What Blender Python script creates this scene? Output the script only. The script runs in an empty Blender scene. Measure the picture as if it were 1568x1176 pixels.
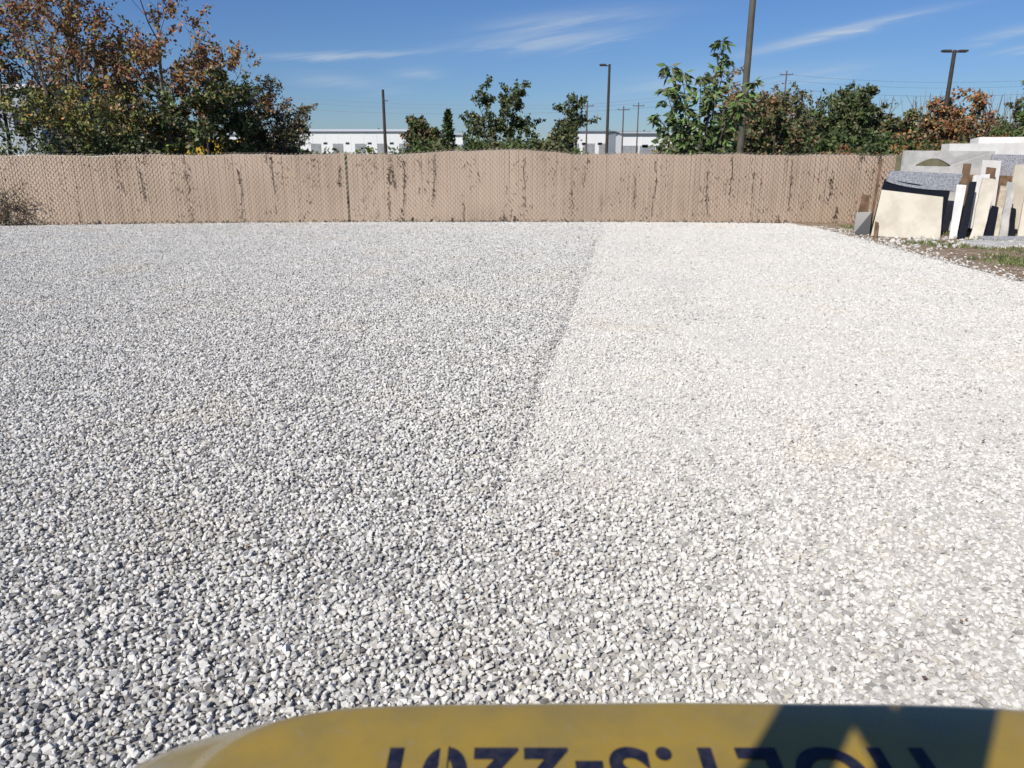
import bpy, bmesh, math, random
import numpy as np
from mathutils import Vector, Matrix, noise
R=random.Random(7); rng=np.random.default_rng(11)
scene=bpy.context.scene
# ---------------------------------------------------------------- helpers
def link(o,parent=None):
    scene.collection.objects.link(o)
    if parent: o.parent=parent
    return o
def empty(name,loc=(0,0,0)):
    e=bpy.data.objects.new(name,None); e.location=loc; e.empty_display_size=.2
    return link(e)
class NT:
    def __init__(s,tree): s.t=tree; s.n=tree.nodes; s.l=tree.links
    def new(s,typ,**kw):
        n=s.n.new(typ)
        for k,v in kw.items(): setattr(n,k,v)
        return n
    def put(s,sock,v):
        if isinstance(v,bpy.types.NodeSocket): s.l.new(v,sock)
        else: sock.default_value=v
    def math(s,op,a,b=0.0,c=0.0,clamp=False):
        n=s.new('ShaderNodeMath',operation=op,use_clamp=clamp)
        s.put(n.inputs[0],a); s.put(n.inputs[1],b); s.put(n.inputs[2],c); return n.outputs[0]
    def mix(s,f,a,b,blend='MIX'):
        n=s.new('ShaderNodeMix',data_type='RGBA',blend_type=blend)
        s.put(n.inputs[0],f); s.put(n.inputs[6],a); s.put(n.inputs[7],b); return n.outputs[2]
    def noise(s,vec,scale,detail=4,rough=.55,dist=0.0):
        n=s.new('ShaderNodeTexNoise'); s.put(n.inputs['Scale'],scale); n.inputs['Detail'].default_value=detail
        n.inputs['Roughness'].default_value=rough; n.inputs['Distortion'].default_value=dist
        if vec is not None: s.l.new(vec,n.inputs['Vector'])
        return n.outputs['Fac']
    def ramp(s,f,a,b,t0=0.0,t1=1.0):
        n=s.new('ShaderNodeMapRange',interpolation_type='SMOOTHSTEP'); s.put(n.inputs[0],f)
        s.put(n.inputs[1],a); s.put(n.inputs[2],b); s.put(n.inputs[3],t0); s.put(n.inputs[4],t1); return n.outputs[0]
def c4(c): return (c[0],c[1],c[2],1.0)
def mat_base(name):
    m=bpy.data.materials.new(name); m.use_nodes=True
    nt=NT(m.node_tree); b=nt.n['Principled BSDF']; return m,nt,b
def mat(name,c1,c2=None,scale=5,rough=.7,bump=0.0,bscale=30,metal=0.0,detail=4,spec=.3,lo=.35,hi=.65):
    m,nt,b=mat_base(name)
    b.inputs['Roughness'].default_value=rough; b.inputs['Metallic'].default_value=metal
    b.inputs['Specular IOR Level'].default_value=spec
    pos=nt.new('ShaderNodeNewGeometry').outputs['Position']
    if c2 is None: c2=tuple(x*.75 for x in c1)
    f=nt.ramp(nt.noise(pos,scale,detail),lo,hi)
    nt.l.new(nt.mix(f,c4(c1),c4(c2)),b.inputs['Base Color'])
    if bump:
        bp=nt.new('ShaderNodeBump'); bp.inputs['Strength'].default_value=bump; bp.inputs['Distance'].default_value=.02
        nt.l.new(nt.noise(pos,bscale,3),bp.inputs['Height']); nt.l.new(bp.outputs[0],b.inputs['Normal'])
    return m
def diffuse_mat(m,nt,b,col,rough=.6):
    d=nt.new('ShaderNodeBsdfDiffuse'); nt.put(d.inputs['Color'],col); d.inputs['Roughness'].default_value=rough
    nt.l.new(d.outputs[0],nt.n['Material Output'].inputs['Surface']); nt.n.remove(b); return d
def leafmat(name,c):
    m,nt,b=mat_base(name)
    pos=nt.new('ShaderNodeNewGeometry').outputs['Position']
    f=nt.ramp(nt.noise(pos,1.3,1),.3,.7)
    col=nt.mix(f,c4(tuple(x*.75 for x in c)),c4(tuple(x*1.3 for x in c)))
    nt.l.new(col,b.inputs['Base Color']); b.inputs['Roughness'].default_value=.5
    b.inputs['Specular IOR Level'].default_value=.35
    return m
class MB:
    def __init__(s): s.v=[]; s.f=[]; s.m=[]
    def quad(s,a,b,c,d,m=0):
        n=len(s.v); s.v+= [tuple(a),tuple(b),tuple(c),tuple(d)]; s.f.append((n,n+1,n+2,n+3)); s.m.append(m)
    def box(s,x0,x1,y0,y1,z0,z1,m=0):
        n=len(s.v)
        s.v+=[(x0,y0,z0),(x1,y0,z0),(x1,y1,z0),(x0,y1,z0),(x0,y0,z1),(x1,y0,z1),(x1,y1,z1),(x0,y1,z1)]
        for f in ((0,3,2,1),(4,5,6,7),(0,1,5,4),(1,2,6,5),(2,3,7,6),(3,0,4,7)):
            s.f.append(tuple(n+i for i in f)); s.m.append(m)
    def tube(s,p0,p1,r0,r1,k=5,m=0,cap=False):
        p0=Vector(p0);p1=Vector(p1); d=(p1-p0)
        if d.length<1e-6: return
        d.normalize(); u=d.cross(Vector((0,0,1)))
        if u.length<1e-3: u=Vector((1,0,0))
        u.normalize(); w=d.cross(u); n=len(s.v)
        for (p,r) in ((p0,r0),(p1,r1)):
            for i in range(k):
                a=2*math.pi*i/k; q=p+u*(r*math.cos(a))+w*(r*math.sin(a)); s.v.append(tuple(q))
        for i in range(k):
            j=(i+1)%k; s.f.append((n+i,n+j,n+k+j,n+k+i)); s.m.append(m)
        if cap:
            s.f.append(tuple(n+i for i in range(k-1,-1,-1))); s.m.append(m)
            s.f.append(tuple(n+k+i for i in range(k))); s.m.append(m)
    def leaf(s,p,d,L,W,m=0):
        p=Vector(p); d=Vector(d).normalized()
        side=d.cross(Vector((R.gauss(0,1),R.gauss(0,1),R.gauss(0,1))))
        if side.length<1e-3: return
        side.normalize(); side*=W*.5
        s.quad(p,p+d*L*.45+side,p+d*L,p+d*L*.45-side,m)
    def obj(s,name,mats,parent=None,smooth=False):
        me=bpy.data.meshes.new(name); me.from_pydata(s.v,[],s.f)
        for m in mats: me.materials.append(m)
        me.polygons.foreach_set('material_index',s.m)
        if smooth: me.polygons.foreach_set('use_smooth',[True]*len(s.f))
        me.update(); return link(bpy.data.objects.new(name,me),parent)
def rv(): return Vector((R.gauss(0,1),R.gauss(0,1),R.gauss(0,1))).normalized()
# ---------------------------------------------------------------- camera
cam_d=bpy.data.cameras.new('camera'); cam=link(bpy.data.objects.new('camera',cam_d))
cam.location=(0,0,2.6); cam.rotation_euler=(math.radians(90-17.26),0,0)
cam_d.sensor_width=36; cam_d.lens=27.05; cam_d.clip_end=6000; cam_d.clip_start=.05
cam_d.dof.use_dof=True; cam_d.dof.focus_distance=8; cam_d.dof.aperture_fstop=4.6
scene.camera=cam
# ---------------------------------------------------------------- light and sky
SUN_EL=math.radians(42); sx,sy=-.60,-.80
w=bpy.data.worlds.new("World"); scene.world=w; w.use_nodes=True
nt=NT(w.node_tree); bg=nt.n['Background']
sky=nt.new('ShaderNodeTexSky'); sky.sky_type='NISHITA'; sky.sun_disc=False
sky.sun_elevation=SUN_EL; sky.sun_rotation=math.atan2(sx,sy)%(2*math.pi)
sky.air_density=1.0; sky.dust_density=.1; sky.ozone_density=3.5
tc=nt.new('ShaderNodeTexCoord').outputs['Generated']
sep=nt.new('ShaderNodeSeparateXYZ'); nt.l.new(tc,sep.inputs[0])
yy=nt.math('MAXIMUM',sep.outputs[1],.05)
A=nt.math('DIVIDE',sep.outputs[0],yy); E=nt.math('DIVIDE',sep.outputs[2],yy)
cmb=nt.new('ShaderNodeCombineXYZ'); nt.put(cmb.inputs[0],nt.math('MULTIPLY',A,3.0))
nt.put(cmb.inputs[1],nt.math('MULTIPLY_ADD',E,34.0,nt.math('MULTIPLY',A,-5.0)))
nz=nt.noise(cmb.outputs[0],2.2,7,.62,.6)
nzr=nt.ramp(nz,.36,.66)
tot=None
for (a0,e0,a1,e1,wd,st) in [(.29,.108,.50,.152,.0055,1.0),(-.09,.108,.15,.130,.009,.5),(-.04,.132,.18,.152,.010,.5),
        (-.33,.100,-.10,.107,.0035,.55),(.07,.108,.15,.126,.003,.6),(-.15,.080,-.09,.084,.006,.5),
        (.55,.118,.66,.138,.006,.8),(.58,.105,.66,.117,.004,.7),(-.26,.078,-.14,.066,.008,.4),(.3,.075,.45,.09,.010,.35),(.1,.06,.3,.085,.013,.3)]:
    L=math.hypot(a1-a0,e1-e0); ux,uy=(a1-a0)/L,(e1-e0)/L; cx,cy=(a0+a1)/2,(e0+e1)/2
    dx=nt.math('SUBTRACT',A,cx); dy=nt.math('SUBTRACT',E,cy)
    al=nt.math('ADD',nt.math('MULTIPLY',dx,ux),nt.math('MULTIPLY',dy,uy))
    pe=nt.math('ADD',nt.math('MULTIPLY',dx,-uy),nt.math('MULTIPLY',dy,ux))
    pe=nt.math('ADD',pe,nt.math('MULTIPLY',nt.math('SUBTRACT',nz,.5),.02))
    g1=nt.math('POWER',nt.math('DIVIDE',al,L*.45),2.0); g2=nt.math('POWER',nt.math('DIVIDE',pe,wd),2.0)
    g=nt.math('MULTIPLY',nt.math('EXPONENT',nt.math('MULTIPLY',nt.math('ADD',g1,g2),-1.0)),st)
    tot=g if tot is None else nt.math('ADD',tot,g)
fac=nt.math('MULTIPLY',tot,nt.math('MULTIPLY_ADD',nzr,.75,.3),clamp=True)
fac=nt.math('MULTIPLY',fac,nt.math('GREATER_THAN',sep.outputs[1],.1))
skyc=nt.mix(1.0,sky.outputs[0],(.51,.70,1.04,1),'MULTIPLY')
nt.l.new(nt.mix(fac,skyc,(6.6,7.6,8.8,1)),bg.inputs['Color']); bg.inputs['Strength'].default_value=.08
sd=bpy.data.lights.new('sun','SUN'); sd.energy=4.7; sd.angle=math.radians(.5); sd.color=(1,.955,.885)
so=link(bpy.data.objects.new('sun',sd))
hd=Vector((sx,sy,0)).normalized(); sv=hd*math.cos(SUN_EL)+Vector((0,0,math.sin(SUN_EL)))
so.rotation_euler=sv.to_track_quat('Z','Y').to_euler(); so.location=(-20,-30,40)
# ---------------------------------------------------------------- materials
def ss(t): t=max(0,min(1,t)); return t*t*(3-2*t)
def seam_x(y): return .154*y-.98+.10*noise.noise(Vector((3.1,y*.35,3)))+.05*noise.noise(Vector((1.7,y*1.5,8)))
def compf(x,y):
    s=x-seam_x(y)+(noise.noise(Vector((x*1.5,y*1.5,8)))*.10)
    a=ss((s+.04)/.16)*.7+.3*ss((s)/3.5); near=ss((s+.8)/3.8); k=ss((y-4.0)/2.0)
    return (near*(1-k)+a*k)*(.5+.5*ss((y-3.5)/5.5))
def comp_nodes(nt):
    pos=nt.new('ShaderNodeNewGeometry').outputs['Position']
    sp=nt.new('ShaderNodeSeparateXYZ'); nt.l.new(pos,sp.inputs[0])
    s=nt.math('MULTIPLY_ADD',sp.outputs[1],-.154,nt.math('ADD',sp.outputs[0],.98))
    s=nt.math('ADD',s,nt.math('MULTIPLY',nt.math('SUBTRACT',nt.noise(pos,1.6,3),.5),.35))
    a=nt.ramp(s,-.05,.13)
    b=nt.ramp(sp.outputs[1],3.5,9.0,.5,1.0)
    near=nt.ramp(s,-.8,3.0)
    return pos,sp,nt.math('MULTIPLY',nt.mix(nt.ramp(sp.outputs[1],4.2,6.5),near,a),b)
def stone_mat():
    m,nt,b=mat_base('limestone_gravel')
    pos,sp,comp=comp_nodes(nt)
    at=nt.new('ShaderNodeAttribute',attribute_name='tone')
    cr=nt.new('ShaderNodeValToRGB'); nt.l.new(at.outputs['Fac'],cr.inputs[0])
    e=cr.color_ramp.elements; e[0].position=0; e[0].color=(.15,.143,.135,1); e[1].position=1; e[1].color=(.79,.77,.72,1)
    for p,c in ((.06,(.25,.24,.225,1)),(.16,(.37,.36,.345,1)),(.3,(.48,.47,.445,1)),(.42,(.56,.52,.43,1)),(.46,(.58,.565,.53,1)),(.8,(.70,.68,.635,1))):
        x=e.new(p); x.color=c
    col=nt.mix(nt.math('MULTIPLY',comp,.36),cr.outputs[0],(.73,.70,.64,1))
    lo=nt.noise(pos,.5,2)
    col=nt.mix(nt.ramp(lo,.52,.72,0,.22),col,(.96,.87,.70,1),'MULTIPLY')
    col=nt.mix(nt.ramp(lo,.28,.5,.28,0),col,(.75,.75,.76,1),'MULTIPLY')
    diffuse_mat(m,nt,b,col,.3)
    return m
def dust_mat():
    m,nt,b=mat_base('crushed_limestone_fines')
    pos,sp,comp=comp_nodes(nt)
    v=nt.new('ShaderNodeTexVoronoi'); v.inputs['Scale'].default_value=60; nt.l.new(pos,v.inputs['Vector'])
    vs=nt.new('ShaderNodeSeparateColor'); nt.l.new(v.outputs['Color'],vs.inputs[0])
    col=nt.mix(vs.outputs[0],(.36,.35,.325,1),(.75,.72,.66,1))
    base=nt.mix(comp,(.29,.28,.265,1),(.68,.65,.59,1))  # loose side darkened: shade in the gaps between stones put into colour
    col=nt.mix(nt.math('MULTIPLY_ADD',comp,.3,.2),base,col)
    lo=nt.noise(pos,.5,2)
    col=nt.mix(nt.ramp(lo,.52,.72,0,.22),col,(.96,.87,.70,1),'MULTIPLY')
    d=diffuse_mat(m,nt,b,col,.5)
    bp=nt.new('ShaderNodeBump'); bp.inputs['Strength'].default_value=1.0; bp.inputs['Distance'].default_value=.012
    nt.l.new(v.outputs['Distance'],bp.inputs['Height']); bp.invert=True; nt.l.new(bp.outputs[0],d.inputs['Normal'])
    return m
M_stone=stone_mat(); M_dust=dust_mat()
M_dirt=mat('verge_dirt',(.21,.145,.09),(.33,.26,.19),4,.95,.9,25)
M_grassg=mat('field_grass',(.075,.085,.035),(.16,.13,.07),.6,.95,.5,8)
def slat_mat():
    m,nt,b=mat_base('tan_privacy_slats')
    pos=nt.new('ShaderNodeNewGeometry').outputs['Position']
    at=nt.new('ShaderNodeAttribute',attribute_name='tone')
    col=nt.mix(at.outputs['Fac'],(.42,.31,.22,1),(.52,.40,.295,1))
    col=nt.mix(nt.ramp(nt.noise(pos,.35,3),.38,.66,0,.75),col,(.60,.46,.345,1))
    mp=nt.new('ShaderNodeMapping'); mp.inputs['Scale'].default_value=(4,4,1.4); nt.l.new(pos,mp.inputs[0])
    col=nt.mix(nt.ramp(nt.noise(mp.outputs[0],1.0,6,.72),.55,.78,0,.6),col,(.17,.115,.08,1))
    nt.l.new(col,b.inputs['Base Color']); b.inputs['Roughness'].default_value=.6
    return m
M_slat=slat_mat()
M_wire=mat('tan_coated_wire',(.78,.64,.50),(.64,.51,.39),3,.5)
M_wire_shade=mat('shaded_wire',(.17,.12,.085),(.27,.20,.145),3,.6)  # dark copy of the wire: shading of one slant put into colour
M_post=mat('galvanised_steel',(.30,.30,.29),(.2,.2,.19),4,.5,metal=.6)
M_darkpost=mat('dark_green_post',(.03,.04,.035),(.05,.06,.05),4,.5)
M_bark=mat('bark',(.16,.13,.10),(.08,.065,.05),6,.9,detail=2)
M_barkl=mat('pale_bark',(.26,.22,.18),(.14,.12,.1),6,.9,detail=2)
M_dead=mat('dead_vine',(.07,.05,.035),(.13,.09,.06),9,.9,detail=2)
# ---------------------------------------------------------------- ground
g=MB(); g.quad((-2500,-1200,-.06),(2500,-1200,-.06),(2500,4500,-.06),(-2500,4500,-.06)); g.obj('ground',[M_grassg])
lot=empty('gravel_lot')
nx,ny=321,331
xs=np.linspace(-22,10.1,nx); ys=np.linspace(-5,28.2,ny)
V=[];F=[]
for j,y in enumerate(ys):
    for i,x in enumerate(xs):
        c=compf(x,y)
        z=-.012+.0195*c+.005*noise.noise(Vector((x*1.3,y*1.3,0)))+.005*noise.noise(Vector((x*4,y*4,7)))+.008*max(0,noise.noise(Vector((x*.5+9,y*.9,1))))
        V.append((x,y,z))
for j in range(ny-1):
    for i in range(nx-1):
        a=j*nx+i; F.append((a,a+1,a+nx+1,a+nx))
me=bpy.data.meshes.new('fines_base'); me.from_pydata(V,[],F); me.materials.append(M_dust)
me.polygons.foreach_set('use_smooth',[True]*len(F)); me.update(); link(bpy.data.objects.new('fines_base',me),lot)
protos=[]
for k in range(24):
    bm=bmesh.new(); npt=R.choice((8,9,10))
    for i in range(npt):
        zz=1-2*(i+.5)/npt; a=i*2.4+R.uniform(-.6,.6); q=math.sqrt(1-zz*zz)
        p=Vector((q*math.cos(a),q*math.sin(a),zz))*R.uniform(.8,1.2); bm.verts.new(p)
    bmesh.ops.convex_hull(bm,input=bm.verts)
    bmesh.ops.delete(bm,geom=[v for v in bm.verts if not v.link_faces],context='VERTS')
    bmesh.ops.triangulate(bm,faces=bm.faces); bm.verts.index_update()
    protos.append((np.array([v.co[:] for v in bm.verts]),np.array([[v.index for v in f.verts] for f in bm.faces]))); bm.free()
def stones_mesh(name,P,rad,tone):
    n=len(P); kind=rng.integers(0,len(protos),n)
    az=rng.uniform(0,2*np.pi,n); tx=rng.normal(0,.45,n); ty=rng.normal(0,.45,n)
    ca,sa=np.cos(az),np.sin(az); z0=np.zeros(n); o1=np.ones(n)
    Rz=np.stack([ca,-sa,z0,sa,ca,z0,z0,z0,o1],1).reshape(n,3,3)
    Rx=np.stack([o1,z0,z0,z0,np.cos(tx),-np.sin(tx),z0,np.sin(tx),np.cos(tx)],1).reshape(n,3,3)
    Ry=np.stack([np.cos(ty),z0,np.sin(ty),z0,o1,z0,-np.sin(ty),z0,np.cos(ty)],1).reshape(n,3,3)
    Rm=Rz@Rx@Ry; sc=rad[:,None]*np.stack([rng.uniform(.95,1.3,n),rng.uniform(.75,1.0,n),rng.uniform(.6,.9,n)],1)
    VV=[];FF=[];TT=[];off=0
    for k,(pv,pf) in enumerate(protos):
        id_=np.where(kind==k)[0]
        if len(id_)==0: continue
        vv=np.einsum('nij,nvj->nvi',Rm[id_],pv[None]*sc[id_][:,None,:])+P[id_][:,None,:]
        ff=pf[None]+(np.arange(len(id_))*len(pv))[:,None,None]+off
        VV.append(vv.reshape(-1,3)); FF.append(ff.reshape(-1,3)); TT.append(np.repeat(tone[id_],len(pf))); off+=len(id_)*len(pv)
    VV=np.concatenate(VV);FF=np.concatenate(FF);TT=np.concatenate(TT)
    me=bpy.data.meshes.new(name); me.vertices.add(len(VV)); me.vertices.foreach_set('co',VV.ravel())
    me.loops.add(FF.size); me.loops.foreach_set('vertex_index',FF.ravel().astype(np.int32))
    me.polygons.add(len(FF)); me.polygons.foreach_set('loop_start',np.arange(0,FF.size,3,dtype=np.int32))
    me.update(calc_edges=True)
    me.polygons.foreach_set('use_smooth',np.zeros(len(FF),dtype=bool))
    at=me.attributes.new('tone','FLOAT','FACE'); at.data.foreach_set('value',TT.astype(np.float32))
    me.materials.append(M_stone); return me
tiles=[]
T=2.0
for k in range(5):
    n=62; sp=T/n; gx,gy=np.meshgrid(np.arange(n),np.arange(n))
    P=np.stack([gx.ravel()*sp,gy.ravel()*sp],1)+rng.uniform(-.016,.016,(n*n,2))-T/2+sp/2
    N=len(P); rad=np.clip(rng.lognormal(math.log(.0168),.27,N),.009,.029)
    z=rng.uniform(-.007,.013,N)
    tone=rng.beta(2.2,1.05,N); tone=np.where(rng.random(N)<.07,rng.uniform(0,.2,N),tone)
    tiles.append(stones_mesh('gravel_stones',np.column_stack([P,z]),rad,tone))
for j in range(14):
    for i in range(16):
        x=-21+i*T; y=.6+j*T
        if y-1>27.5 or y<1.5: continue
        if abs(x)>(y+1)*.72+2.2: continue
        o=link(bpy.data.objects.new('gravel_stones',R.choice(tiles)),lot)
        o.location=(x,y,R.uniform(-.001,.001)); o.rotation_euler=(0,0,R.choice((0,1,2,3))*math.pi/2)
N=1500; P=np.column_stack([rng.uniform(-12,10,N),rng.uniform(2.5,26,N),rng.uniform(.012,.020,N)])
link(bpy.data.objects.new('loose_stones',stones_mesh('loose_stones',P,rng.uniform(.012,.024,N),rng.beta(1.2,1.2,N))),lot)
# low windrow of loose stone pushed up along the edge of the rolled strip
N=1900; yv=5.2+17.2*rng.random(N)**.85; keepm=np.array([noise.noise(Vector((0,float(q)*.9,4)))>-.22 for q in yv]); yv=yv[keepm]; N=len(yv)
off=rng.normal(0,.035,N); xv=np.array([seam_x(float(q)) for q in yv])+off-.03
P=np.column_stack([xv,yv,.012+.018*np.exp(-(off/.035)**2)*rng.uniform(.4,1,N)])
link(bpy.data.objects.new('windrow',stones_mesh('windrow',P,rng.uniform(.010,.021,N),rng.beta(1.0,1.7,N))),lot)
lit=MB()
for i in range(260):
    y=R.uniform(3,25); x=R.uniform(-.7,.7)*y
    if x>10: continue
    for q in range(R.choice((1,1,2))):
        lit.leaf((x+R.gauss(0,.02),y+R.gauss(0,.02),.03),(R.gauss(0,1),R.gauss(0,1),.2),R.uniform(.02,.045),.018,R.choice((0,1)))
lit.obj('leaf_litter',[M_dead,mat('dry_leaf',(.25,.14,.07),None,5,.8)])
nx,ny=130,110; V=[];F=[]
for j in range(ny):
    for i in range(nx):
        x=9.2+i*.13; y=4+j*.22
        e=10.15+.35*noise.noise(Vector((y*.5,2,0)))+.12*noise.noise(Vector((y*2.5,5,0)))-(.5*max(0,(y-22)/4))
        t=max(0,min(1,(x-e+.5)/1.2)); z=-.05+.10*t*t*(3-2*t)+.05*t*noise.noise(Vector((x*1.1,y*1.1,0)))+.035*t*noise.noise(Vector((x*4,y*4,2)))
        V.append((x,y,z))
for j in range(ny-1):
    for i in range(nx-1): a=j*nx+i; F.append((a,a+1,a+nx+1,a+nx))
me=bpy.data.meshes.new('dirt_verge'); me.from_pydata(V,[],F); me.materials.append(M_dirt)
me.polygons.foreach_set('use_smooth',[True]*len(F)); me.update(); verge=link(bpy.data.objects.new('dirt_verge',me))
N=1500; xx=9.9+np.abs(rng.normal(0,.7,N)); yy_=rng.uniform(10,26,N)
P=np.column_stack([xx,yy_,rng.uniform(.0,.06,N)])
link(bpy.data.objects.new('verge_stones',stones_mesh('verge_stones',P,rng.uniform(.012,.04,N),rng.beta(1.1,1.8,N))),verge)
gm=[leafmat('grass_a',(.08,.13,.03)),leafmat('grass_b',(.17,.18,.06)),leafmat('grass_c',(.32,.26,.15))]
gr=MB()
for i in range(1000):
    y=R.uniform(14,25.5); x=10.7+abs(R.gauss(0,2.2))
    if noise.noise(Vector((x*.7,y*.7,4)))<-.08: continue
    for q in range(14):
        p=(x+R.gauss(0,.1),y+R.gauss(0,.1),.03)
        gr.leaf(p,(R.gauss(0,.5),R.gauss(0,.5),1),R.uniform(.05,.16),.02,R.choice((0,0,1,2)))
gr.obj('grass_tufts',gm)
# ---------------------------------------------------------------- fence
fence=empty('slatted_chain_link_fence')
def fy(x):
    t=min(1.15,abs((x+1)/16.5)); return 27.7-1.55*t*t
def ft(x): return 2.30+.05*math.exp(-((x)/9)**2)+.15*max(0,1-abs(x+.3)/(3.2 if x<-.3 else 2.4))+.02*math.sin(x*1.9)+.012*math.sin(x*5.1)
V=[];F=[];T_=[]
x=-17.4
while x<22:
    wd=.0775; tone=R.random()*1.0
    if R.random()<.003 : x+=.082; continue
    if R.random()<.03: tone=1.5
    if R.random()<.015: tone=-.8
    h=ft(x)-R.uniform(.03,.05); sway=R.gauss(0,.004); y=fy(x)+R.uniform(-.004,.004)
    b=.02+(R.random()<.04)*R.uniform(0,.15)
    n=len(V)
    V+=[(x,y,b),(x+wd,y+.002,b),(x+wd+sway,y+.002,h),(x+sway,y,h)]; F.append((n,n+1,n+2,n+3)); T_.append(tone); x+=.082
me=bpy.data.meshes.new('slats'); me.from_pydata(V,[],F); at=me.attributes.new('tone','FLOAT','FACE'); at.data.foreach_set('value',T_)
me.materials.append(M_slat); me.update(); link(bpy.data.objects.new('slats',me),fence)
# woven wire: neighbouring strands mirror each other and hook into diamonds
wm=MB(); p=.072; wdt=.014; step=.0825
x=-17.4; k=0
while x<22:
    top=ft(x)+.025; z=.02; s=1 if k%2 else -1; ya=fy(x)-.016; drift=.012*math.sin(x*.8)
    while z<top:
        z1=min(z+step,top); dxw=drift*z
        xa=x+dxw+(0 if s>0 else p); xb=x+dxw+(p if s>0 else 0)
        wm.quad((xa-wdt/2,ya,z),(xa+wdt/2,ya,z),(xb+wdt/2,ya-.004*s,z1),(xb-wdt/2,ya-.004*s,z1),0 if s>0 else 1)
        z=z1; s=-s
    x+=p; k+=1
wm.obj('chain_link_mesh',[M_wire,M_wire_shade],fence)
pm=MB(); xx=-17.45
while xx<22:
    pm.tube((xx,fy(xx)+.05,-.05),(xx,fy(xx)+.05,ft(xx)+.02),.03,.03,8,0,True); nxp=xx+3.0
    for q in range(6):
        a=xx+q*.5; b=a+.5; pm.tube((a,fy(a)+.05,ft(a)-.05),(b,fy(b)+.05,ft(b)-.05),.021,.021,6)
    xx=nxp
pm.obj('posts_and_rail',[M_post],fence)
gt=empty('chain_link_gate'); gm_=MB()
gm_.tube((-17.5,25.9,-.05),(-17.5,25.9,2.35),.055,.055,8,0,True)
gm_.tube((-17.75,25.7,.0),(-17.75,25.7,2.25),.03,.03,8,0,True); gm_.tube((-17.75,25.7,2.25),(-21.5,24.9,2.25),.025,.025,6); gm_.tube((-17.75,25.7,.1),(-21.5,24.9,.1),.025,.025,6)
gm_.tube((-17.75,25.7,1.2),(-21.5,24.9,1.2),.02,.02,6)
f=lambda X:25.7+(X+17.75)*.213
t=0
while t<3.7:
    for s in (1,-1):
        for q in range(2):
            x0=-17.75-t; x1=x0-1.07*s
            if x1>-17.75 or x1<-21.5: continue
            gm_.quad((x0,f(x0),.1+q*1.07),(x0+.006,f(x0),.1+q*1.07),(x1+.006,f(x1),1.17+q*1.07),(x1,f(x1),1.17+q*1.07),1)
    t+=.09
gm_.obj('gate_frame_and_mesh',[M_darkpost,M_post],gt)
vn=MB()
def vine(x0,z0,z1,dens,wob=.05,br=0):
    z=z0; x=x0
    while z<z1:
        nx_=x+R.gauss(0,wob*.5); nz_=z+R.uniform(.08,.16)
        if abs(nx_-x0)>.2: nx_=x0
        if R.random()<.7: vn.tube((x,fy(x)-.03,z),(nx_,fy(nx_)-.03,nz_),.008,.007,4,0)
        for q in range(int(dens*R.random()*2)):
            vn.leaf((x+R.gauss(0,.035),fy(x)-.035-R.random()*.03,z+R.gauss(0,.06)),rv(),R.uniform(.04,.1),.045,R.choice((0,0,1)))
        x,z=nx_,nz_
for (x,a,b,d) in [(-11.0,.1,2.25,2),(-9.4,.1,1.75,3),(-8.2,.3,2.25,2),(-6.0,1.3,1.9,6),(-4.3,.2,2.3,6),(-3.9,.1,2.2,5),(-4.1,1.2,1.8,8),(-2.8,.6,2.2,4),(-1.7,.1,1.2,2),(.45,.0,2.3,1),(2.1,.3,1.3,2),
      (2.5,1.2,2.2,2),(4.3,.5,1.4,4),(4.9,.1,2.2,1),(6.8,.3,1.7,3),(7.5,1.0,2.2,3),(8.2,.4,2.2,1),(9.5,.6,2.1,2),(10.8,1.1,1.5,9),(11.1,.1,.5,8),(9.2,.0,.3,5),(-13.2,1,2.2,1),(-14.7,.1,1.2,1),(-12.5,.8,2.2,3),
      (-.3,.0,.25,9),(0.1,.0,.2,7),(12.2,1.9,2.35,6),(11.6,2.0,2.35,4),(-8.4,2.0,2.35,6),(-12.4,2.0,2.3,4)]:
    vine(x,a,b,d*.8)
for i in range(420):
    x=-17.3+abs(R.gauss(0,.7)); z=abs(R.gauss(0,.55)); vn.leaf((x,fy(x)-.05-R.random()*.08,z),rv(),R.uniform(.05,.12),.05,R.choice((0,0,1,2)))
    if i%6==0:
        q=(x+R.gauss(0,.3),fy(x)-.06,z+R.uniform(.1,.4)); vn.tube((x,fy(x)-.06,z),q,.009,.006,4,0)
for i in range(1900):
    x=R.uniform(-17,14); z=R.uniform(.1,2.2); cl=noise.noise(Vector((x*1.1,z*.5,3)))
    if cl<.0: continue
    vn.leaf((x,fy(x)-.03,z),(R.gauss(0,.3),0,-1),R.uniform(.04,.13),.03,R.choice((0,0,1)))
for i in range(900):
    x=R.uniform(-17,13); vn.leaf((x,fy(x)-.06-R.random()*.15,R.uniform(0,.08)),rv(),.08,.045,R.choice((0,1,2)))
vn.obj('dead_vines',[M_dead,mat('dead_leaf',(.17,.11,.07),None,5,.8),leafmat('vine_green',(.07,.09,.03))])
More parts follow.
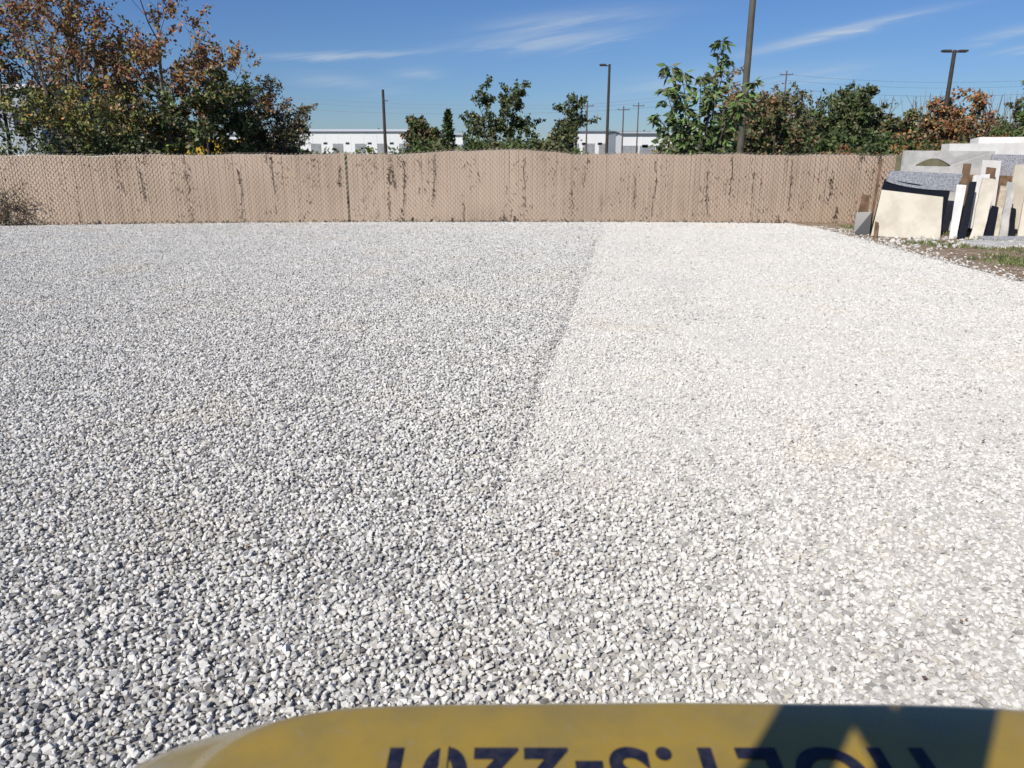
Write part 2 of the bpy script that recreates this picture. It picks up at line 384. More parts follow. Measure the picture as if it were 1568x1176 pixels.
# ---------------------------------------------------------------- stone slabs
pile=empty('stone_slab_pile')
def SM(name,c,c2=None,sc=6,r=.6,bump=.15,lo=.35,hi=.65): return mat(name,c,c2,sc,r,bump,40,lo=lo,hi=hi)
S_cream=SM('cream_limestone',(.70,.64,.52),(.58,.52,.41),2); S_white=SM('white_marble',(.82,.80,.75),(.72,.69,.64),3)
S_grey=SM('grey_granite',(.20,.21,.23),(.34,.35,.37),25,lo=.42,hi=.58); S_black=SM('black_granite',(.008,.009,.012),(.015,.015,.02),30,.3,0)
S_conc=SM('pale_concrete',(.58,.56,.52),(.44,.43,.40),3,.9,.4); S_beige=SM('beige_travertine',(.62,.54,.41),(.44,.37,.27),5)
S_brown=SM('brown_timber',(.14,.085,.05),(.24,.15,.09),4,.9); S_spk=SM('speckled_granite',(.46,.46,.47),(.24,.24,.26),30,lo=.42,hi=.58)
def poly_slab(name,pts,off,m,bev=.005):
    bm=bmesh.new(); vs=[bm.verts.new(Vector(q)) for q in pts]; f=bm.faces.new(vs); r=bmesh.ops.extrude_face_region(bm,geom=[f])
    bmesh.ops.translate(bm,verts=[v for v in r['geom'] if isinstance(v,bmesh.types.BMVert)],vec=off); bmesh.ops.recalc_face_normals(bm,faces=bm.faces)
    if len(pts)>8: bmesh.ops.triangulate(bm,faces=[f for f in bm.faces if len(f.verts)>4])
    elif bev: bmesh.ops.bevel(bm,geom=list(bm.edges),offset=bev,segments=1,affect='EDGES')
    me=bpy.data.meshes.new(name); bm.to_mesh(me); bm.free(); me.materials.append(m); return link(bpy.data.objects.new(name,me),pile)
def slab(name,c,th,m,jag=0.0):
    c=[Vector(q) for q in c]; nrm=(c[1]-c[0]).cross(c[3]-c[0]).normalized()
    if nrm.y>0: nrm=-nrm
    pts=[]; segs=6 if jag else 1
    for i in range(4):
        a,b=c[i],c[(i+1)%4]
        for k in range(segs):
            q=a.lerp(b,k/segs)
            if k: q=q+Vector((R.gauss(0,jag),0,R.gauss(0,jag)))
            pts.append(q)
    return poly_slab(name,pts,-nrm*th,m)
slab('cream_slab',[(10.42,22.6,.08),(12.28,22.3,.0),(12.42,22.75,1.17),(10.74,23.0,1.36)],.04,S_cream)
slab('shadow_slab',[(10.55,22.98,.1),(12.5,22.75,.1),(12.74,23.02,1.36),(10.86,23.18,1.66)],.03,S_black)  # black sheet added as the curved shadow below the grey slab
pts=[(10.88,23.12,1.60)]
for k in range(1,12):
    t=k/12; pts.append((10.88+1.95*t,23.12-.13*t,1.60-.26*t**.7-.05*math.sin(math.pi*t)))
pts+=[(12.86,22.98,1.30),(13.1,23.12,1.80),(11.06,23.3,1.88)]
poly_slab('grey_granite_slab',pts,(0,.03,-.01),S_grey)
pts=[(11.9,24.3,.1),(12.3,24.3,.1),(12.3,24.4,1.95)]
for k in range(0,11): t=k/10; pts.append((12.33+1.04*t,24.42,2.02+.19*math.sin(math.pi*t)))
pts+=[(13.4,24.4,1.95),(13.4,24.3,.1),(14.7,24.3,.1),(14.7,24.45,2.42),(11.95,24.45,2.44)]
poly_slab('arched_slab',pts,(0,.12,0),S_conc)
slab('backing_slab',[(12.0,24.9,.1),(13.8,24.9,.1),(13.8,25,2.3),(12.0,25,2.3)],.05,mat('olive_board',(.16,.15,.09),(.22,.2,.13),3,.8))
slab('grey_sheet',[(11.6,23.9,.1),(13.4,23.8,.1),(13.5,24.0,1.98),(11.75,24.1,2.0)],.04,S_conc)
slab('black_piece',[(10.2,23.3,.05),(10.6,23.1,.03),(10.68,23.3,.72),(10.3,23.5,.68)],.03,S_black)
slab('grey_offcut',[(10.28,23.5,.05),(10.6,23.4,.03),(10.72,23.7,1.15),(10.5,23.7,1.2)],.03,S_brown)
slab('stake',[(10.66,23.3,.1),(10.72,23.3,.1),(10.92,23.6,2.15),(10.85,23.6,2.15)],.05,S_brown)
slab('stake',[(10.42,22.4,.0),(10.5,22.4,.0),(10.6,22.6,.45),(10.5,22.6,.5)],.05,S_brown)
slab('white_strip',[(12.50,22.25,.0),(12.68,22.2,.0),(13.06,22.8,1.50),(12.78,22.8,1.52)],.04,S_white)
slab('black_strip',[(12.71,22.2,.0),(12.92,22.15,.0),(13.28,22.7,1.60),(13.10,22.75,1.6)],.05,S_black)
slab('marble_offcut',[(12.98,22.1,.0),(13.30,22.0,.0),(13.70,22.5,1.66),(13.34,22.55,1.72)],.07,S_cream,.015)
slab('marble_offcut',[(13.3,22.8,.3),(13.75,22.8,.25),(13.85,23.1,1.8),(13.4,23.1,1.76)],.05,S_white,.01)
slab('timber_board',[(13.2,23.3,.1),(13.42,23.3,.1),(13.5,23.5,2.08),(13.28,23.5,2.08)],.05,S_brown)
slab('timber_board',[(13.9,23.3,.1),(14.15,23.3,.1),(14.25,23.5,1.95),(13.98,23.5,1.98)],.05,S_brown)
slab('black_piece',[(13.36,22.2,.0),(13.7,22.15,.0),(13.92,22.5,.9),(13.75,22.55,.95)],.05,S_black)  # black piece put in as the shaded gap between strips
slab('travertine_strip',[(13.72,22.25,.0),(13.86,22.2,.0),(14.18,22.7,1.45),(13.98,22.7,1.5)],.05,S_beige,.01)
slab('concrete_strip',[(13.9,22.35,.0),(14.2,22.3,.0),(14.45,22.8,1.55),(14.22,22.8,1.6)],.05,S_conc)
slab('black_piece',[(14.08,22.1,.0),(14.25,22.05,.0),(14.42,22.5,.85),(14.28,22.5,.9)],.06,S_black,.01)
slab('travertine_strip',[(14.3,22.0,.0),(14.5,21.95,.0),(14.9,22.5,1.8),(14.62,22.6,1.78)],.07,S_cream,.015)
slab('timber_post',[(14.56,22.1,.0),(14.66,22.1,.0),(14.96,22.6,1.75),(14.88,22.6,1.75)],.08,S_black)
slab('travertine_slab',[(14.72,21.7,.0),(16.6,21.5,.0),(16.8,22.1,1.7),(15.0,22.3,1.72)],.08,S_beige,.01)
slab('dark_slab',[(13.5,23.9,.1),(15.4,23.8,.1),(15.5,24.0,1.70),(13.6,24.1,1.75)],.04,S_brown)
slab('white_slab',[(13.95,23.6,.2),(14.5,23.6,.2),(14.55,23.8,2.15),(14.0,23.8,2.17)],.05,S_white)
slab('speckled_slab',[(14.5,24.1,.2),(17,23.9,.2),(17.1,24.2,2.30),(14.55,24.3,2.33)],.1,S_spk)
slab('pale_slab',[(14.7,23.3,.2),(17,23.1,.2),(17.1,23.4,2.02),(14.8,23.5,2.05)],.06,S_cream)
slab('white_block',[(13.75,25.3,.1),(17.5,25.2,.1),(17.5,25.3,2.68),(13.8,25.4,2.64)],.5,S_white,.008)
slab('white_block',[(14.95,25.6,.1),(19,25.5,.1),(19,25.9,2.86),(15.0,25.95,2.84)],.5,S_white,.008)
slab('paving_slab',[(12.0,20.4,.09),(13.8,20.2,.08),(13.9,21.0,.12),(12.2,21.2,.13)],.06,S_conc)
slab('paving_slab',[(13.0,21.3,.1),(14.5,21.2,.1),(14.6,21.8,.16),(13.1,21.9,.16)],.06,S_spk)
N=160; P=np.column_stack([rng.uniform(10.3,14.5,N),rng.uniform(20,22.4,N),rng.uniform(.03,.08,N)])
link(bpy.data.objects.new('rubble',stones_mesh('rubble',P,rng.uniform(.04,.10,N),rng.beta(1,1.5,N))),pile)
# ---------------------------------------------------------------- trees
def tree(name,base,height,seed,leafmats,bark,spread=.45,leafL=.16,leafW=.09,nl=9,levels=4,stems=1,leanx=0,density=1.0,first=.25,topred=None):
    global R
    keep=R; R=random.Random(seed); mb=MB(); base=Vector(base); nm=len(leafmats)
    def grow(p,d,L,r,lev):
        nseg=4 if lev<2 else 3; q=p; dd=Vector(d); pts=[q]
        for s in range(nseg):
            dd=(dd+rv()*(.13+.05*lev)+Vector((0,0,.06))).normalized(); q2=q+dd*(L/nseg)
            r2=r*(1-.55*(s+1)/nseg); mb.tube(q,q2,r*(1-.55*s/nseg),r2,6 if lev<2 else 3,nm); q=q2; pts.append(q)
        if lev>=levels-1:
            for k in range(int(nl*density)):
                t=R.random(); i=min(nseg-1,int(t*nseg)); pp=pts[i].lerp(pts[i+1],t*nseg-i)+rv()*L*.22
                h=(pp.z-base.z)/height
                if topred: mi=topred(h,R)
                else: mi=R.randrange(nm)
                mb.leaf(pp,(rv()+Vector((0,0,-.3))),leafL*R.uniform(.6,1.3),leafW*R.uniform(.6,1.3),mi)
        if lev<levels:
            nc=R.choice((4,5,6)) if lev==0 else R.choice((3,4,4))
            for k in range(nc):
                t=first+(1-first)*(k+R.random())/nc if lev==0 else .3+.7*(k+R.random())/nc
                t=min(.99,t); i=min(nseg-1,int(t*nseg)); pp=pts[i].lerp(pts[i+1],t*nseg-i)
                side=rv(); side.z*=.3; side.normalize()
                nd=(dd*(1-spread)+side*spread*1.6+Vector((0,0,.15))).normalized()
                grow(pp,nd,L*R.uniform(.42,.62)*(1.15-.3*t if lev==0 else 1),max(.006,r*(1-.55*t)*.55),lev+1)
    for s in range(stems):
        d=Vector((leanx+R.gauss(0,.18)*(stems>1),R.gauss(0,.12)*(stems>1),1)).normalized()
        grow(base+Vector((R.gauss(0,.15)*(stems>1),R.gauss(0,.15)*(stems>1),-.1)),d,height*R.uniform(.62,.78),height*.012,0)
    R=keep
    return mb.obj(name,list(leafmats)+[bark])
def bushmesh(mb,c,r,n,L,W,mats,seedoff=0,clump=10):
    for k in range(clump):
        d=rv(); cc=Vector(c)+Vector((d.x*r[0]*.65,d.y*r[1]*.65,d.z*r[2]*.65)); rr=R.uniform(.25,.5); mm=R.choice(mats)
        for i in range(n//clump):
            q=rv()*R.uniform(.55,1.05)**.5; p=cc+Vector((q.x*r[0]*rr,q.y*r[1]*rr,q.z*r[2]*rr))
            if p.z<0: continue
            mb.leaf(p,rv(),L*R.uniform(.6,1.4),W*R.uniform(.6,1.4),mm if R.random()<.75 else R.choice(mats))
LG=leafmat('leaf_green',(.085,.12,.035)); LD=leafmat('leaf_dark_green',(.05,.075,.025)); LY=leafmat('leaf_yellow_green',(.26,.25,.06))
LR=leafmat('leaf_rust',(.30,.115,.05)); LO=leafmat('leaf_orange',(.40,.21,.075)); LB=leafmat('leaf_brown',(.22,.14,.075)); LL=leafmat('leaf_fresh_green',(.15,.23,.07)); LOl=leafmat('leaf_olive',(.14,.14,.065))
pal=[LG,LD,LY,LR,LO,LB,LOl]
def red_top(h,r):
    x=r.random()
    if h>.5: return 3 if x<.38 else 4 if x<.56 else 5 if x<.80 else 0 if x<.88 else 2
    if h>.3: return 2 if x<.32 else 4 if x<.46 else 0 if x<.64 else 5 if x<.82 else 6
    return 0 if x<.35 else 1 if x<.5 else 2 if x<.7 else 5
def green_mix(h,r):
    x=r.random(); return 0 if x<.4 else 1 if x<.6 else 6 if x<.8 else 5 if x<.9 else 2
def yel(h,r):
    x=r.random(); return 2 if x<.5 else 0 if x<.75 else 4 if x<.85 else 6
tree('autumn_tree',(-21.5,34,0),8.2,3,pal,M_bark,.5,.18,.11,9,4,2,topred=green_mix)
tree('autumn_tree',(-17.9,34,0),9.4,5,pal,M_barkl,.48,.16,.10,9,4,3,topred=red_top)
tree('autumn_tree',(-15.0,34.5,0),9.3,8,pal,M_barkl,.48,.16,.10,9,4,2,topred=red_top)
tree('autumn_tree',(-20.2,36.5,0),8.8,21,pal,M_bark,.5,.15,.09,8,4,2,topred=red_top)
tree('autumn_tree',(-16.3,32.5,0),6.2,31,pal,M_barkl,.5,.15,.10,8,4,3,topred=yel)
tree('autumn_tree',(-13.6,35,0),7.2,35,pal,M_barkl,.5,.16,.10,8,4,2,topred=red_top)
tree('leafy_tree',(-12.6,34,0),5.9,12,pal,M_bark,.52,.20,.12,9,4,3,topred=green_mix)
tree('small_tree',(-11.0,36.5,0),4.6,14,[LD,LB,LOl],M_bark,.5,.14,.08,8,4,2)
tree('small_tree',(-10.6,37.5,0),5.2,17,[LB,LD,LOl],M_barkl,.5,.14,.08,7,4,3)
mb=MB()
for (x,y,z,rx,rz,n,ms) in [(-22,31.5,1.6,2.2,1.9,2000,[0,1,6]),(-19.5,31,1.5,2,1.6,1700,[0,1,2]),(-17.3,31.5,1.7,2.0,1.8,1900,[1,0,6]),(-15,31.5,1.5,2.0,1.6,1700,[0,1,6]),
        (-13,32,1.4,1.6,1.6,1200,[0,1]),(-14.2,36,2.4,2.2,1.6,1300,[1,5]),(-18.5,37,2.6,3,2.6,2200,[1,0,5]),(-22,38,3,3,3,2200,[1,0,5]),(-12.4,37.5,1.6,2.4,1.9,1300,[1,5])]:
    bushmesh(mb,(x,y,z),(rx,1.2,rz),n,.16,.10,ms,clump=16)
mb.obj('hedgerow_shrubs',pal)
tree('oak_tree',(-.9,80,0),8.6,47,[LD,LG,LOl],M_bark,.55,.34,.20,8,4,3,first=.12)
tree('oak_tree',(4.6,80,0),6.8,48,[LG,LOl,LOl,LD],M_bark,.5,.34,.20,7,4,2,first=.12)
tree('scrub_tree',(-8.8,78,0),5.2,45,[LD,LG,LB],M_bark,.5,.4,.25,8,4,2,first=.1)
mb=MB()
for k in range(1300):
    t=R.random(); r=1.0*(1-t)**.8+.1; a=R.uniform(0,6.28); q=r*math.sqrt(R.random())
    mb.leaf((-6.3+q*math.cos(a),80+q*math.sin(a),.5+5.3*t),rv(),.4,.2,R.choice((0,1)))
mb.tube((-6.3,80,0),(-6.3,80,5.4),.12,.03,5,1); mb.obj('cedar_tree',[LD,LG])
mb=MB()
for (x,y,z,rx,rz,n,ms) in [(-9.5,75,1.6,2.2,1.9,900,[1,0]),(-6.5,76,1.4,2,1.6,700,[1,6]),(0,74,1.6,3,1.9,1400,[1,0,6]),(4,75,1.3,3,2.0,1100,[0,6]),(-13,72,1.2,2,1.3,500,[0,2]),(-17,70,1.2,3,1.3,700,[0,1]),(-20,66,1.5,3,1.5,800,[1,0]),
      (-22.5,72,1.5,3,1.8,900,[1,0]),(-3.5,78,1.4,2.4,1.6,700,[1,0])]:
    bushmesh(mb,(x,y,z),(rx,2,rz),n,.4,.25,ms,clump=12)
mb.obj('roadside_shrubs',pal)
def shoot_tree(name,base,tips,seed,L=.38,W=.14):
    global R
    keep=R; R=random.Random(seed); mb=MB(); base=Vector(base)
    for tip in tips:
        tip=Vector(tip); N=14; prev=base; ctrl=base.lerp(tip,.5)+Vector(((base.x-tip.x)*.22,0,.2))
        for i in range(1,N+1):
            t=i/N; p=base*(1-t)**2+ctrl*2*t*(1-t)+tip*t*t+rv()*.03
            mb.tube(prev,p,.045*(1-t)+.012,.045*(1-t)+.01,5,3)
            if t>.2:
                for k in range(4 if t<.95 else 9):
                    a=R.uniform(0,6.28); out=Vector((math.cos(a),math.sin(a),R.uniform(-.5,.6)))
                    tw=p+out*R.uniform(.1,.5)*(1.1-t*.6)
                    mb.tube(p,tw,.01,.006,3,3)
                    for z in range(4):
                        mb.leaf(p.lerp(tw,R.uniform(.5,1)),(out*.7+rv()*.55+Vector((0,0,-.45))),L*R.uniform(.6,1.15),W*R.uniform(.7,1.2),R.choice((0,0,1,2)))
            prev=p
    R=keep; return mb.obj(name,[LL,LG,LOl,M_bark])
shoot_tree('young_broadleaf_tree',(7.1,30.5,0),[(5.7,30.3,5.35),(6.3,30.6,5.1),(6.9,30.2,4.9),(7.65,30.5,6.2),(7.95,30.8,5.6),(8.8,30.3,4.75),(8.3,30.1,4.1),(5.5,30.5,3.6),(6.3,30.2,4.1),(7.3,30.0,4.4),(5.6,30,4.5),(9.0,31,4.2)],5)
shoot_tree('young_broadleaf_tree',(19.9,31,0),[(19.5,30.8,5.0),(20.0,31,5.6),(20.6,31,4.7),(19.7,31,4.2)],9)
mb=MB()
def blob(x,y,top,w,n,ms,L=.32):
    k=max(1,int(n/260)); bushmesh(mb,(x,y,top*.5),(w,2.2,top*.55),n,L,L*.6,ms,clump=k*2)
for (x,y,top,w,n,ms) in [(8.2,36,3.4,2.0,1800,[1,0]),(9.4,38,3.6,1.8,1500,[1,0,6]),(11.5,40,4.2,2.2,1600,[0,5,6]),(16.5,60,6.0,3.0,1700,[5,6,4]),(19,62,6.1,2.6,1700,[5,5,6]),(21.5,62,5.2,2.6,1600,[4,6,0]),(13,42,3.6,2.4,1800,[1,0]),(16,42,3.3,2.6,1700,[0,6,1]),
     (24.5,62,6.7,3.0,2200,[1,0,6]),(26.0,63,6.7,2.4,1900,[1,0]),(28.5,62,5.2,2.5,1600,[0,6,5]),(31.5,62,5.0,3,1700,[0,1,6]),(33.5,62,6.2,2.8,2000,[5,3,4,6]),(36,62,5.2,2.2,1500,[6,5,0]),(38.5,62,4.2,2.6,1500,[0,1]),(41.5,62,4.2,2.6,1500,[0,1,6]),(44,62,4.0,2.6,1300,[6,0]),(48,62,5,3,1500,[6,0])]:
    blob(x,y,top,w,n,ms)
for i in range(26):
    x=R.uniform(12,46); bushmesh(mb,(x,R.uniform(50,58),1.6),(2.4,2,2.0+R.uniform(-.4,.5)),700,.3,.18,R.choice(([1,0],[0,6],[1,5],[0,4],[6,5])),clump=10)
for i in range(55):
    x=R.uniform(13,46); y=R.uniform(59,64); h=R.uniform(3.5,6.2); mb.tube((x,y,0),(x+R.gauss(0,.4),y,h),.1,.03,5,7)
    for k in range(5): mb.tube((x,y,h*R.uniform(.4,.8)),(x+R.gauss(0,1),y+R.gauss(0,.5),h*R.uniform(.9,1.08)),.04,.012,3,7)
mb.obj('woodland_edge',pal+[M_barkl])
tree('autumn_tree',(14.6,50,0),6.2,61,[LB,LOl,LO],M_barkl,.5,.22,.13,5,4,3)
tree('autumn_tree',(18.3,56,0),6.6,62,[LB,LOl,LG],M_barkl,.5,.24,.14,6,4,2)
tree('oak_tree',(24.2,58,0),7.0,63,[LD,LG,LOl],M_bark,.55,.28,.17,8,4,3)
tree('autumn_tree',(31.5,58,0),6.4,64,[LR,LB,LO,LOl],M_barkl,.5,.28,.16,7,4,2)
tree('autumn_tree',(27.8,58,0),5.4,66,[LG,LB,LOl],M_barkl,.5,.28,.16,6,4,2)
tree('autumn_tree',(36.0,58,0),4.8,67,[LG,LD,LOl],M_bark,.5,.28,.16,6,4,2)
tree('scrub_tree',(12.2,38.5,0),4.4,65,[LD,LG,LB],M_bark,.5,.18,.1,7,4,3)
mb=MB()
for i in range(9): bushmesh(mb,(12.6+i*1.1,30.5+R.random(),1.6),(1.0,.8,1.25+R.uniform(-.2,.15)),700,.1,.06,[0,1,2] if i%2 else [1,0],clump=9)
mb.obj('berry_shrubs',[LB,LR,LD])
mb=MB()
for i in range(150):
    a=R.uniform(-.9,.9); y=R.uniform(330,420); h=R.uniform(5,9.5)
    if -.13<a<.06: h*=.7
    bushmesh(mb,(a*y,y,h*.5),(R.uniform(5,11),4,h*.55),150,1.7,1.1,R.choice(([0,1],[1],[0],[1,2])),clump=6)
mb.obj('distant_trees',[LD,LG,LOl])
# ---------------------------------------------------------------- buildings
M_wh=mat('white_metal_cladding',(.84,.84,.82),(.78,.78,.77),.05,.5); M_gy=mat('grey_cladding',(.28,.32,.36),(.24,.28,.32),.05,.5)
M_roof=mat('pale_roof',(.70,.71,.72),(.62,.63,.64),.1,.6); M_win=mat('dark_glass',(.02,.025,.03),(.03,.035,.045),1,.15,spec=.8); M_dock=mat('loading_door',(.35,.36,.37),None,1,.6)
def warehouse(x0,x1,y,d,h,wall=M_wh,doors=8,rib=4,ridge=1.0):
    e=empty('warehouse',(0,0,0)); b=MB(); b.box(x0,x1,y,y+d,-.05,h); b.obj('walls',[wall],e)
    b=MB(); b.quad((x0-.4,y-.4,h+.02),(x1+.4,y-.4,h+.02),(x1+.4,y+d/2,h+ridge),(x0-.4,y+d/2,h+ridge)); b.quad((x0-.4,y+d/2,h+ridge),(x1+.4,y+d/2,h+ridge),(x1+.4,y+d+.4,h+.02),(x0-.4,y+d+.4,h+.02)); b.obj('roof',[M_roof],e)
    b=MB(); b.box(x0-.45,x1+.45,y-.55,y-.41,h-.12,h+.08); b.obj('gutter',[M_gy],e)
    b=MB(); n=doors
    for i in range(n):
        cx=x0+(i+.5)*(x1-x0)/n; b.box(cx-1.6,cx+1.6,y-.06,y-.01,0,min(3.0,h*.5),0); b.box(cx+2.4,cx+3.6,y-.06,y-.01,h*.42,h*.42+.6,1)
    b.obj('doors_and_windows',[M_dock,M_win],e)
    b=MB(); x=x0
    while x<x1: b.box(x,x+.12,y-.05,y-.012,0,h-.4); x+=rib
    b.obj('cladding_ribs',[wall],e)
warehouse(-78,-30,250,40,6.6,doors=7); warehouse(-95,-80,240,30,5.6,doors=2)
warehouse(-21,-14,230,20,5.4,doors=2,ridge=.4)
warehouse(14.5,27.5,220,30,6.2,doors=3,ridge=.3); warehouse(25.0,31.5,190,20,5.6,wall=M_gy,doors=1,ridge=.2); warehouse(22.5,29.5,165,10,4.9,doors=2,ridge=.3)
warehouse(34,60,200,30,5.0,doors=5,ridge=.5)
e=empty('office_building'); b=MB(); b.box(-52,-36,62,80,0,6.6); b.obj('walls',[mat('tilt_wall_panel',(.42,.46,.50),(.36,.40,.44),.2,.8)],e)
b=MB(); b.box(-52.2,-35.8,61.8,80.2,6.6,6.95); b.obj('parapet',[M_wh],e)
b=MB()
for i in range(6): b.box(-51+i*2.6,-49.4+i*2.6,61.94,61.99,3.9,5.3)
b.obj('windows',[M_win],e)
M_yel=mat('machine_yellow',(.66,.42,.04),(.56,.34,.03),1,.4); M_blk=mat('rubber_black',(.02,.02,.02),None,3,.7)
e=empty('yellow_excavator'); b=MB(); X,Y=-17.6,46
b.box(X-1.6,X+1.6,Y-1.3,Y+1.3,1.1,2.9); b.box(X-1.7,X-.4,Y-1.3,Y-.2,2.92,3.5,0); b.obj('house_and_cab',[M_yel],e)
b=MB(); b.box(X-1.55,X-.55,Y-1.33,Y-1.31,2.45,3.2); b.obj('cab_glass',[M_win],e)
b=MB(); b.box(X-2,X+2,Y-1.6,Y-1.0,.0,1.0); b.box(X-2,X+2,Y+1.0,Y+1.6,.0,1.0); b.obj('tracks',[M_blk],e)
b=MB(); b.tube((X+1.2,Y,2.0),(X+3.2,Y,3.5),.25,.2,4); b.tube((X+3.2,Y,3.5),(X+4.8,Y,1.2),.2,.15,4); b.box(X+4.3,X+5.1,Y-.5,Y+.5,.5,1.2); b.obj('boom_and_bucket',[M_yel],e)
# ---------------------------------------------------------------- poles and lamps
M_bronze=mat('bronze_paint',(.055,.045,.035),(.075,.06,.05),2,.5); M_wood=mat('pole_timber',(.11,.08,.06),(.16,.12,.09),3,.9)
def lamp(x,y,h,r,arms):
    e=empty('street_lamp'); b=MB(); b.tube((x,y,0),(x,y,h),r*1.15,r*.8,10,0,True); b.tube((x,y,0),(x,y,.7),r*2.4,r*2.4,12,0,True); b.obj('pole',[M_bronze],e)
    for s in arms:
        b=MB(); b.box(min(x,x+s*.8),max(x,x+s*.8),y-.05,y+.05,h-.16,h-.08); x0,x1=sorted((x+s*.3,x+s*.85)); b.box(x0,x1,y-.22,y+.22,h-.12,h+.01); b.obj('lamp_head',[M_bronze],e)
lamp(8.35,71,9.2,.13,(-1,)); lamp(8.9,112,9.1,.13,(-1,)); lamp(30.8,58,8.9,.16,(-1,1)); 
e=empty('tall_light_pole'); b=MB(); b.tube((9.65,34,0),(9.65,34,14),.155,.115,12,0,True); b.tube((9.65,34,0),(9.65,34,.6),.3,.3,12,0,True); b.obj('pole',[mat('olive_grey_pole',(.13,.12,.09),(.10,.09,.07),2,.5)],e)
b=MB(); b.box(9.0,10.3,33.9,34.1,13.8,13.92); b.box(8.6,9.2,33.7,34.3,13.85,14.05); b.box(10.1,10.7,33.7,34.3,13.85,14.05); b.obj('lamp_heads',[M_bronze],e)
def upole(x,y,h,r=.15):
    e=empty('utility_pole'); b=MB(); b.tube((x,y,0),(x,y,h),r,r*.7,8,0,True); b.obj('pole',[M_wood],e)
    b=MB(); b.box(x-1.1,x+1.1,y-.06,y+.06,h-.7,h-.56); 
    for q in (-1,0,1): b.tube((x+q,y,h-.56),(x+q,y,h-.35),.05,.04,6)
    b.obj('crossarm',[M_wood],e)
e=empty('wooden_post'); b=MB(); b.tube((-11.0,70,0),(-11.0,70,7.1),.16,.11,8,0,True); b.tube((-11.0,69.85,6.2),(-10.6,69.85,6.2),.04,.04,6); b.obj('pole',[M_bronze],e)
upole(46.5,140,14.6); upole(20.5,150,9.4); upole(12.9,140,9.6); upole(24,155,10.3,.14); upole(95,140,14); upole(-60,150,13); upole(-110,150,13); upole(145,140,14)
wl=MB()
def wire(p,q,sag,r=.022):
    N=12; p=Vector(p);q=Vector(q); pr=p
    for i in range(1,N+1):
        t=i/N; c=p.lerp(q,t); c.z-=sag*4*t*(1-t); wl.tube(pr,c,r,r,3); pr=c
for dz,r in ((0,.016),(-.9,.016),(-2.2,.022)):
    wire((46.5,140,14+dz),(95,140,13.5+dz),1.0,r); wire((95,140,13.5+dz),(145,140,13.5+dz),1.0,r); wire((46.5,140,14+dz),(12.9,140,9.2+dz*.5),.6,r); wire((12.9,140,9.2+dz*.5),(-60,150,12.6+dz),1.2,r); wire((-60,150,12.6+dz),(-110,150,12.6+dz),1.2,r)
wl.obj('power_lines',[M_post])
def car(x,y,m):
    e=empty('parked_van'); b=MB()
    prof=[(-2.3,.35),(2.3,.35),(2.35,.95),(1.75,1.15),(1.2,2.05),(-2.1,2.1),(-2.3,1.1)]
    n=len(prof); 
    for s in (0,1):
        for (px,pz) in prof: b.v.append((x+px,y+s*1.8,pz))
    b.f.append(tuple(range(n))); b.m.append(0); b.f.append(tuple(range(2*n-1,n-1,-1))); b.m.append(0)
    for i in range(n): j=(i+1)%n; b.f.append((i,i+n,j+n,j)); b.m.append(0)
    b.obj('body',[m],e); b=MB(); b.box(x-1.9,x+1.0,y-.012,y-.002,1.3,1.85); b.obj('windows',[M_win],e)
    b=MB()
    for q in (-1.5,1.5): b.tube((x+q,y-.05,.35),(x+q,y+.2,.35),.35,.35,14,0,True); b.tube((x+q,y+1.6,.35),(x+q,y+1.85,.35),.35,.35,14,0,True)
    b.obj('wheels',[M_blk],e)
car(12,47,M_wh)
# ---------------------------------------------------------------- roller in the foreground
rol=empty('yellow_roller')
def paint():
    m,nt,b=mat_base('roller_yellow_paint')
    pos=nt.new('ShaderNodeNewGeometry').outputs['Position']
    f=nt.ramp(nt.noise(pos,7,6,.65),.35,.7); col=nt.mix(f,(.38,.255,.035,1),(.30,.215,.05,1))
    f2=nt.ramp(nt.noise(pos,45,5,.7),.55,.75,0,.4); col=nt.mix(f2,col,(.33,.28,.18,1))
    sp=nt.new('ShaderNodeSeparateXYZ'); nt.l.new(pos,sp.inputs[0])
    # pale reflection painted into the colour of the hood's lower nose
    refl=nt.math('MULTIPLY',nt.ramp(sp.outputs[2],1.678,1.645),nt.ramp(nt.noise(pos,9,4),.25,.6,.35,.75))
    col=nt.mix(refl,col,(.30,.265,.17,1))
    nt.l.new(col,b.inputs['Base Color']); nt.l.new(nt.ramp(nt.noise(pos,20,4),.3,.7,.2,.38),b.inputs['Roughness'])
    b.inputs['Specular IOR Level'].default_value=.6; b.inputs['Coat Weight'].default_value=.8; b.inputs['Coat Roughness'].default_value=.08
    return m
M_paint=paint(); M_nav=mat('stencil_navy',(.012,.014,.03),(.03,.03,.045),60,.5)
cx=.27; hw=.985
def ring(ins,z,N=128):
    pts=[]; a=hw-ins; yf=1.155-ins*.30; yb=-.35
    yc=(yf+yb)/2; b_=(yf-yb)/2; n=9
    for i in range(N):
        t=2*math.pi*i/N; c,s=math.cos(t),math.sin(t)
        X=cx+a*abs(c)**(2/n)*(1 if c>=0 else -1); Yy=yc+b_*abs(s)**(2/n)*(1 if s>=0 else -1)
        if s>0: Yy-= .030*((X-cx)/hw)**2 + .035*ss((-.25-X)/.45) 
        pts.append((X,Yy,z))
    return pts
prof=[(0,.75),(0,1.50),(.006,1.56),(.02,1.60),(.045,1.63),(.09,1.648),(.15,1.660),(.19,1.672),(.215,1.692),(.23,1.697),(.26,1.699),(.5,1.70)]
b=MB(); N=128
for (ins,z) in prof: b.v+=ring(ins,z,N)
for k in range(len(prof)-1):
    for i in range(N):
        j=(i+1)%N; b.f.append((k*N+i,k*N+j,(k+1)*N+j,(k+1)*N+i)); b.m.append(0)
b.f.append(tuple((len(prof)-1)*N+i for i in range(N))); b.m.append(0)
hood=b.obj('hood',[M_paint],rol,True)
b=MB(); pr=None
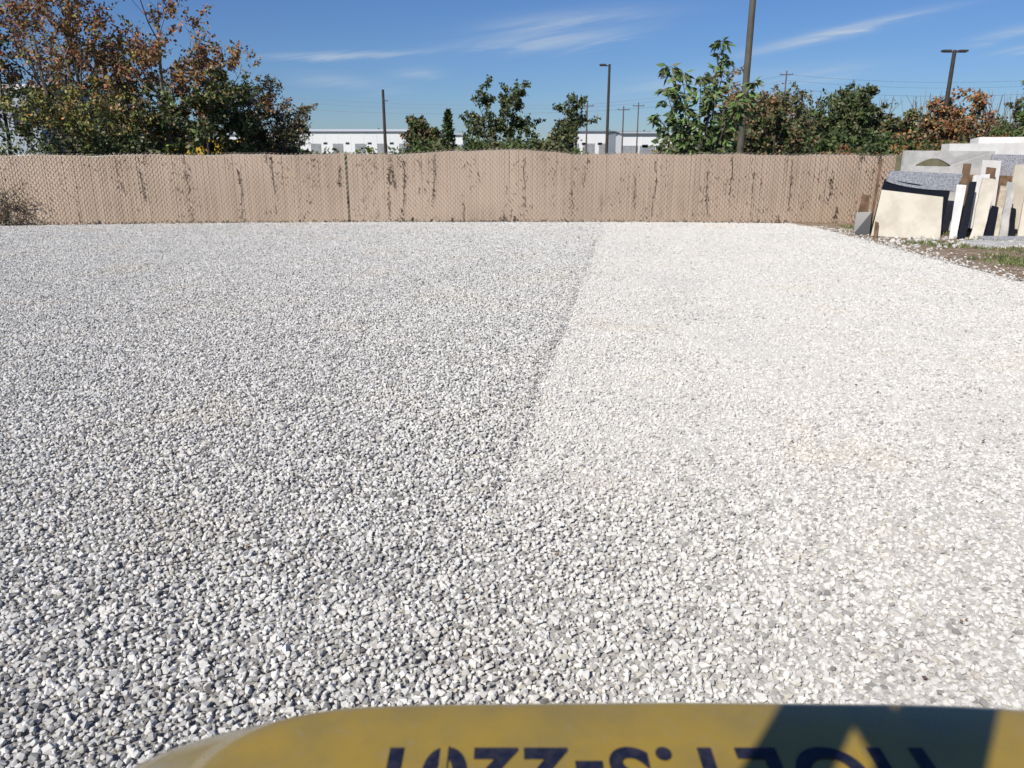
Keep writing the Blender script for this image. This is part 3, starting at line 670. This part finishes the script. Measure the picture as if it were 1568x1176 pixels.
for i in range(31):
    X=-.20+i*.95/30; Yy=1.146-.030*((X-cx)/hw)**2; p=(X,Yy,1.634)
    if pr: b.tube(pr,p,.009,.009,8)
    pr=p
b.obj('hood_seal',[mat('grey_rubber',(.10,.10,.09),(.15,.14,.12),8,.6)],rol)
td=bpy.data.curves.new('stencil_text','FONT'); td.body='HOLT.S-2201'; td.size=.155; td.extrude=.0004; td.offset=.0045; td.space_character=1.12; td.align_x='LEFT'
to=bpy.data.objects.new('stencil_text',td); link(to); 
bpy.context.view_layer.update()
dg=bpy.context.evaluated_depsgraph_get(); tm=bpy.data.meshes.new_from_object(to.evaluated_get(dg)); bpy.data.objects.remove(to)
xs_=[v.co.x for v in tm.vertices]; W0=max(xs_)-min(xs_); x0m=min(xs_); s=.83/W0
for v in tm.vertices:
    v.co=(.64-(v.co.x-x0m)*s,.974-v.co.y,1.7015+v.co.z)
tm.materials.clear(); tm.materials.append(M_nav); tx=link(bpy.data.objects.new('stencil_text',tm),rol)
b=MB()
for X in (.545,-.105): b.box(X-.006,X+.006,.85,.98,1.7,1.7035)
b.obj('stencil_bridges',[M_paint],rol)
b=MB(); b.box(-.5,1.0,-.3,.95,.5,.76); b.box(-.45,.95,-1.6,-.36,.6,1.3); b.obj('chassis',[M_blk],rol)
b=MB()
for xw in (-.62,1.15): b.tube((xw-.2,.35,.66),(xw+.2,.35,.66),.66,.66,32,0,True)
b.obj('tyres',[M_blk],rol)
b=MB(); b.box(-.50,-.38,-.22,-.19,1.2,3.25); b.box(-.30,-.15,-.22,-.19,1.2,3.25); b.box(-.50,.95,-1.5,-.85,3.25,3.29); b.box(-.48,-.42,-.85,-.19,3.25,3.29); b.box(-.50,-.42,-1.5,-1.42,1.2,3.25); b.box(.87,.95,-1.5,-1.42,1.2,3.25); b.obj('canopy_and_shade_panels',[M_blk],rol)  # canopy frame out of view; two front panels added to shade the hood
b=MB(); b.tube((.2,-3.3,.75),(1.0,-3.3,.75),.75,.75,40,0,True); b.tube((-.6,-3.3,.75),(.2,-3.3,.75),.75,.75,40,0,True); b.obj('drum',[M_post],rol)
scene.view_settings.view_transform='Standard'; scene.view_settings.look='None'; scene.view_settings.exposure=0
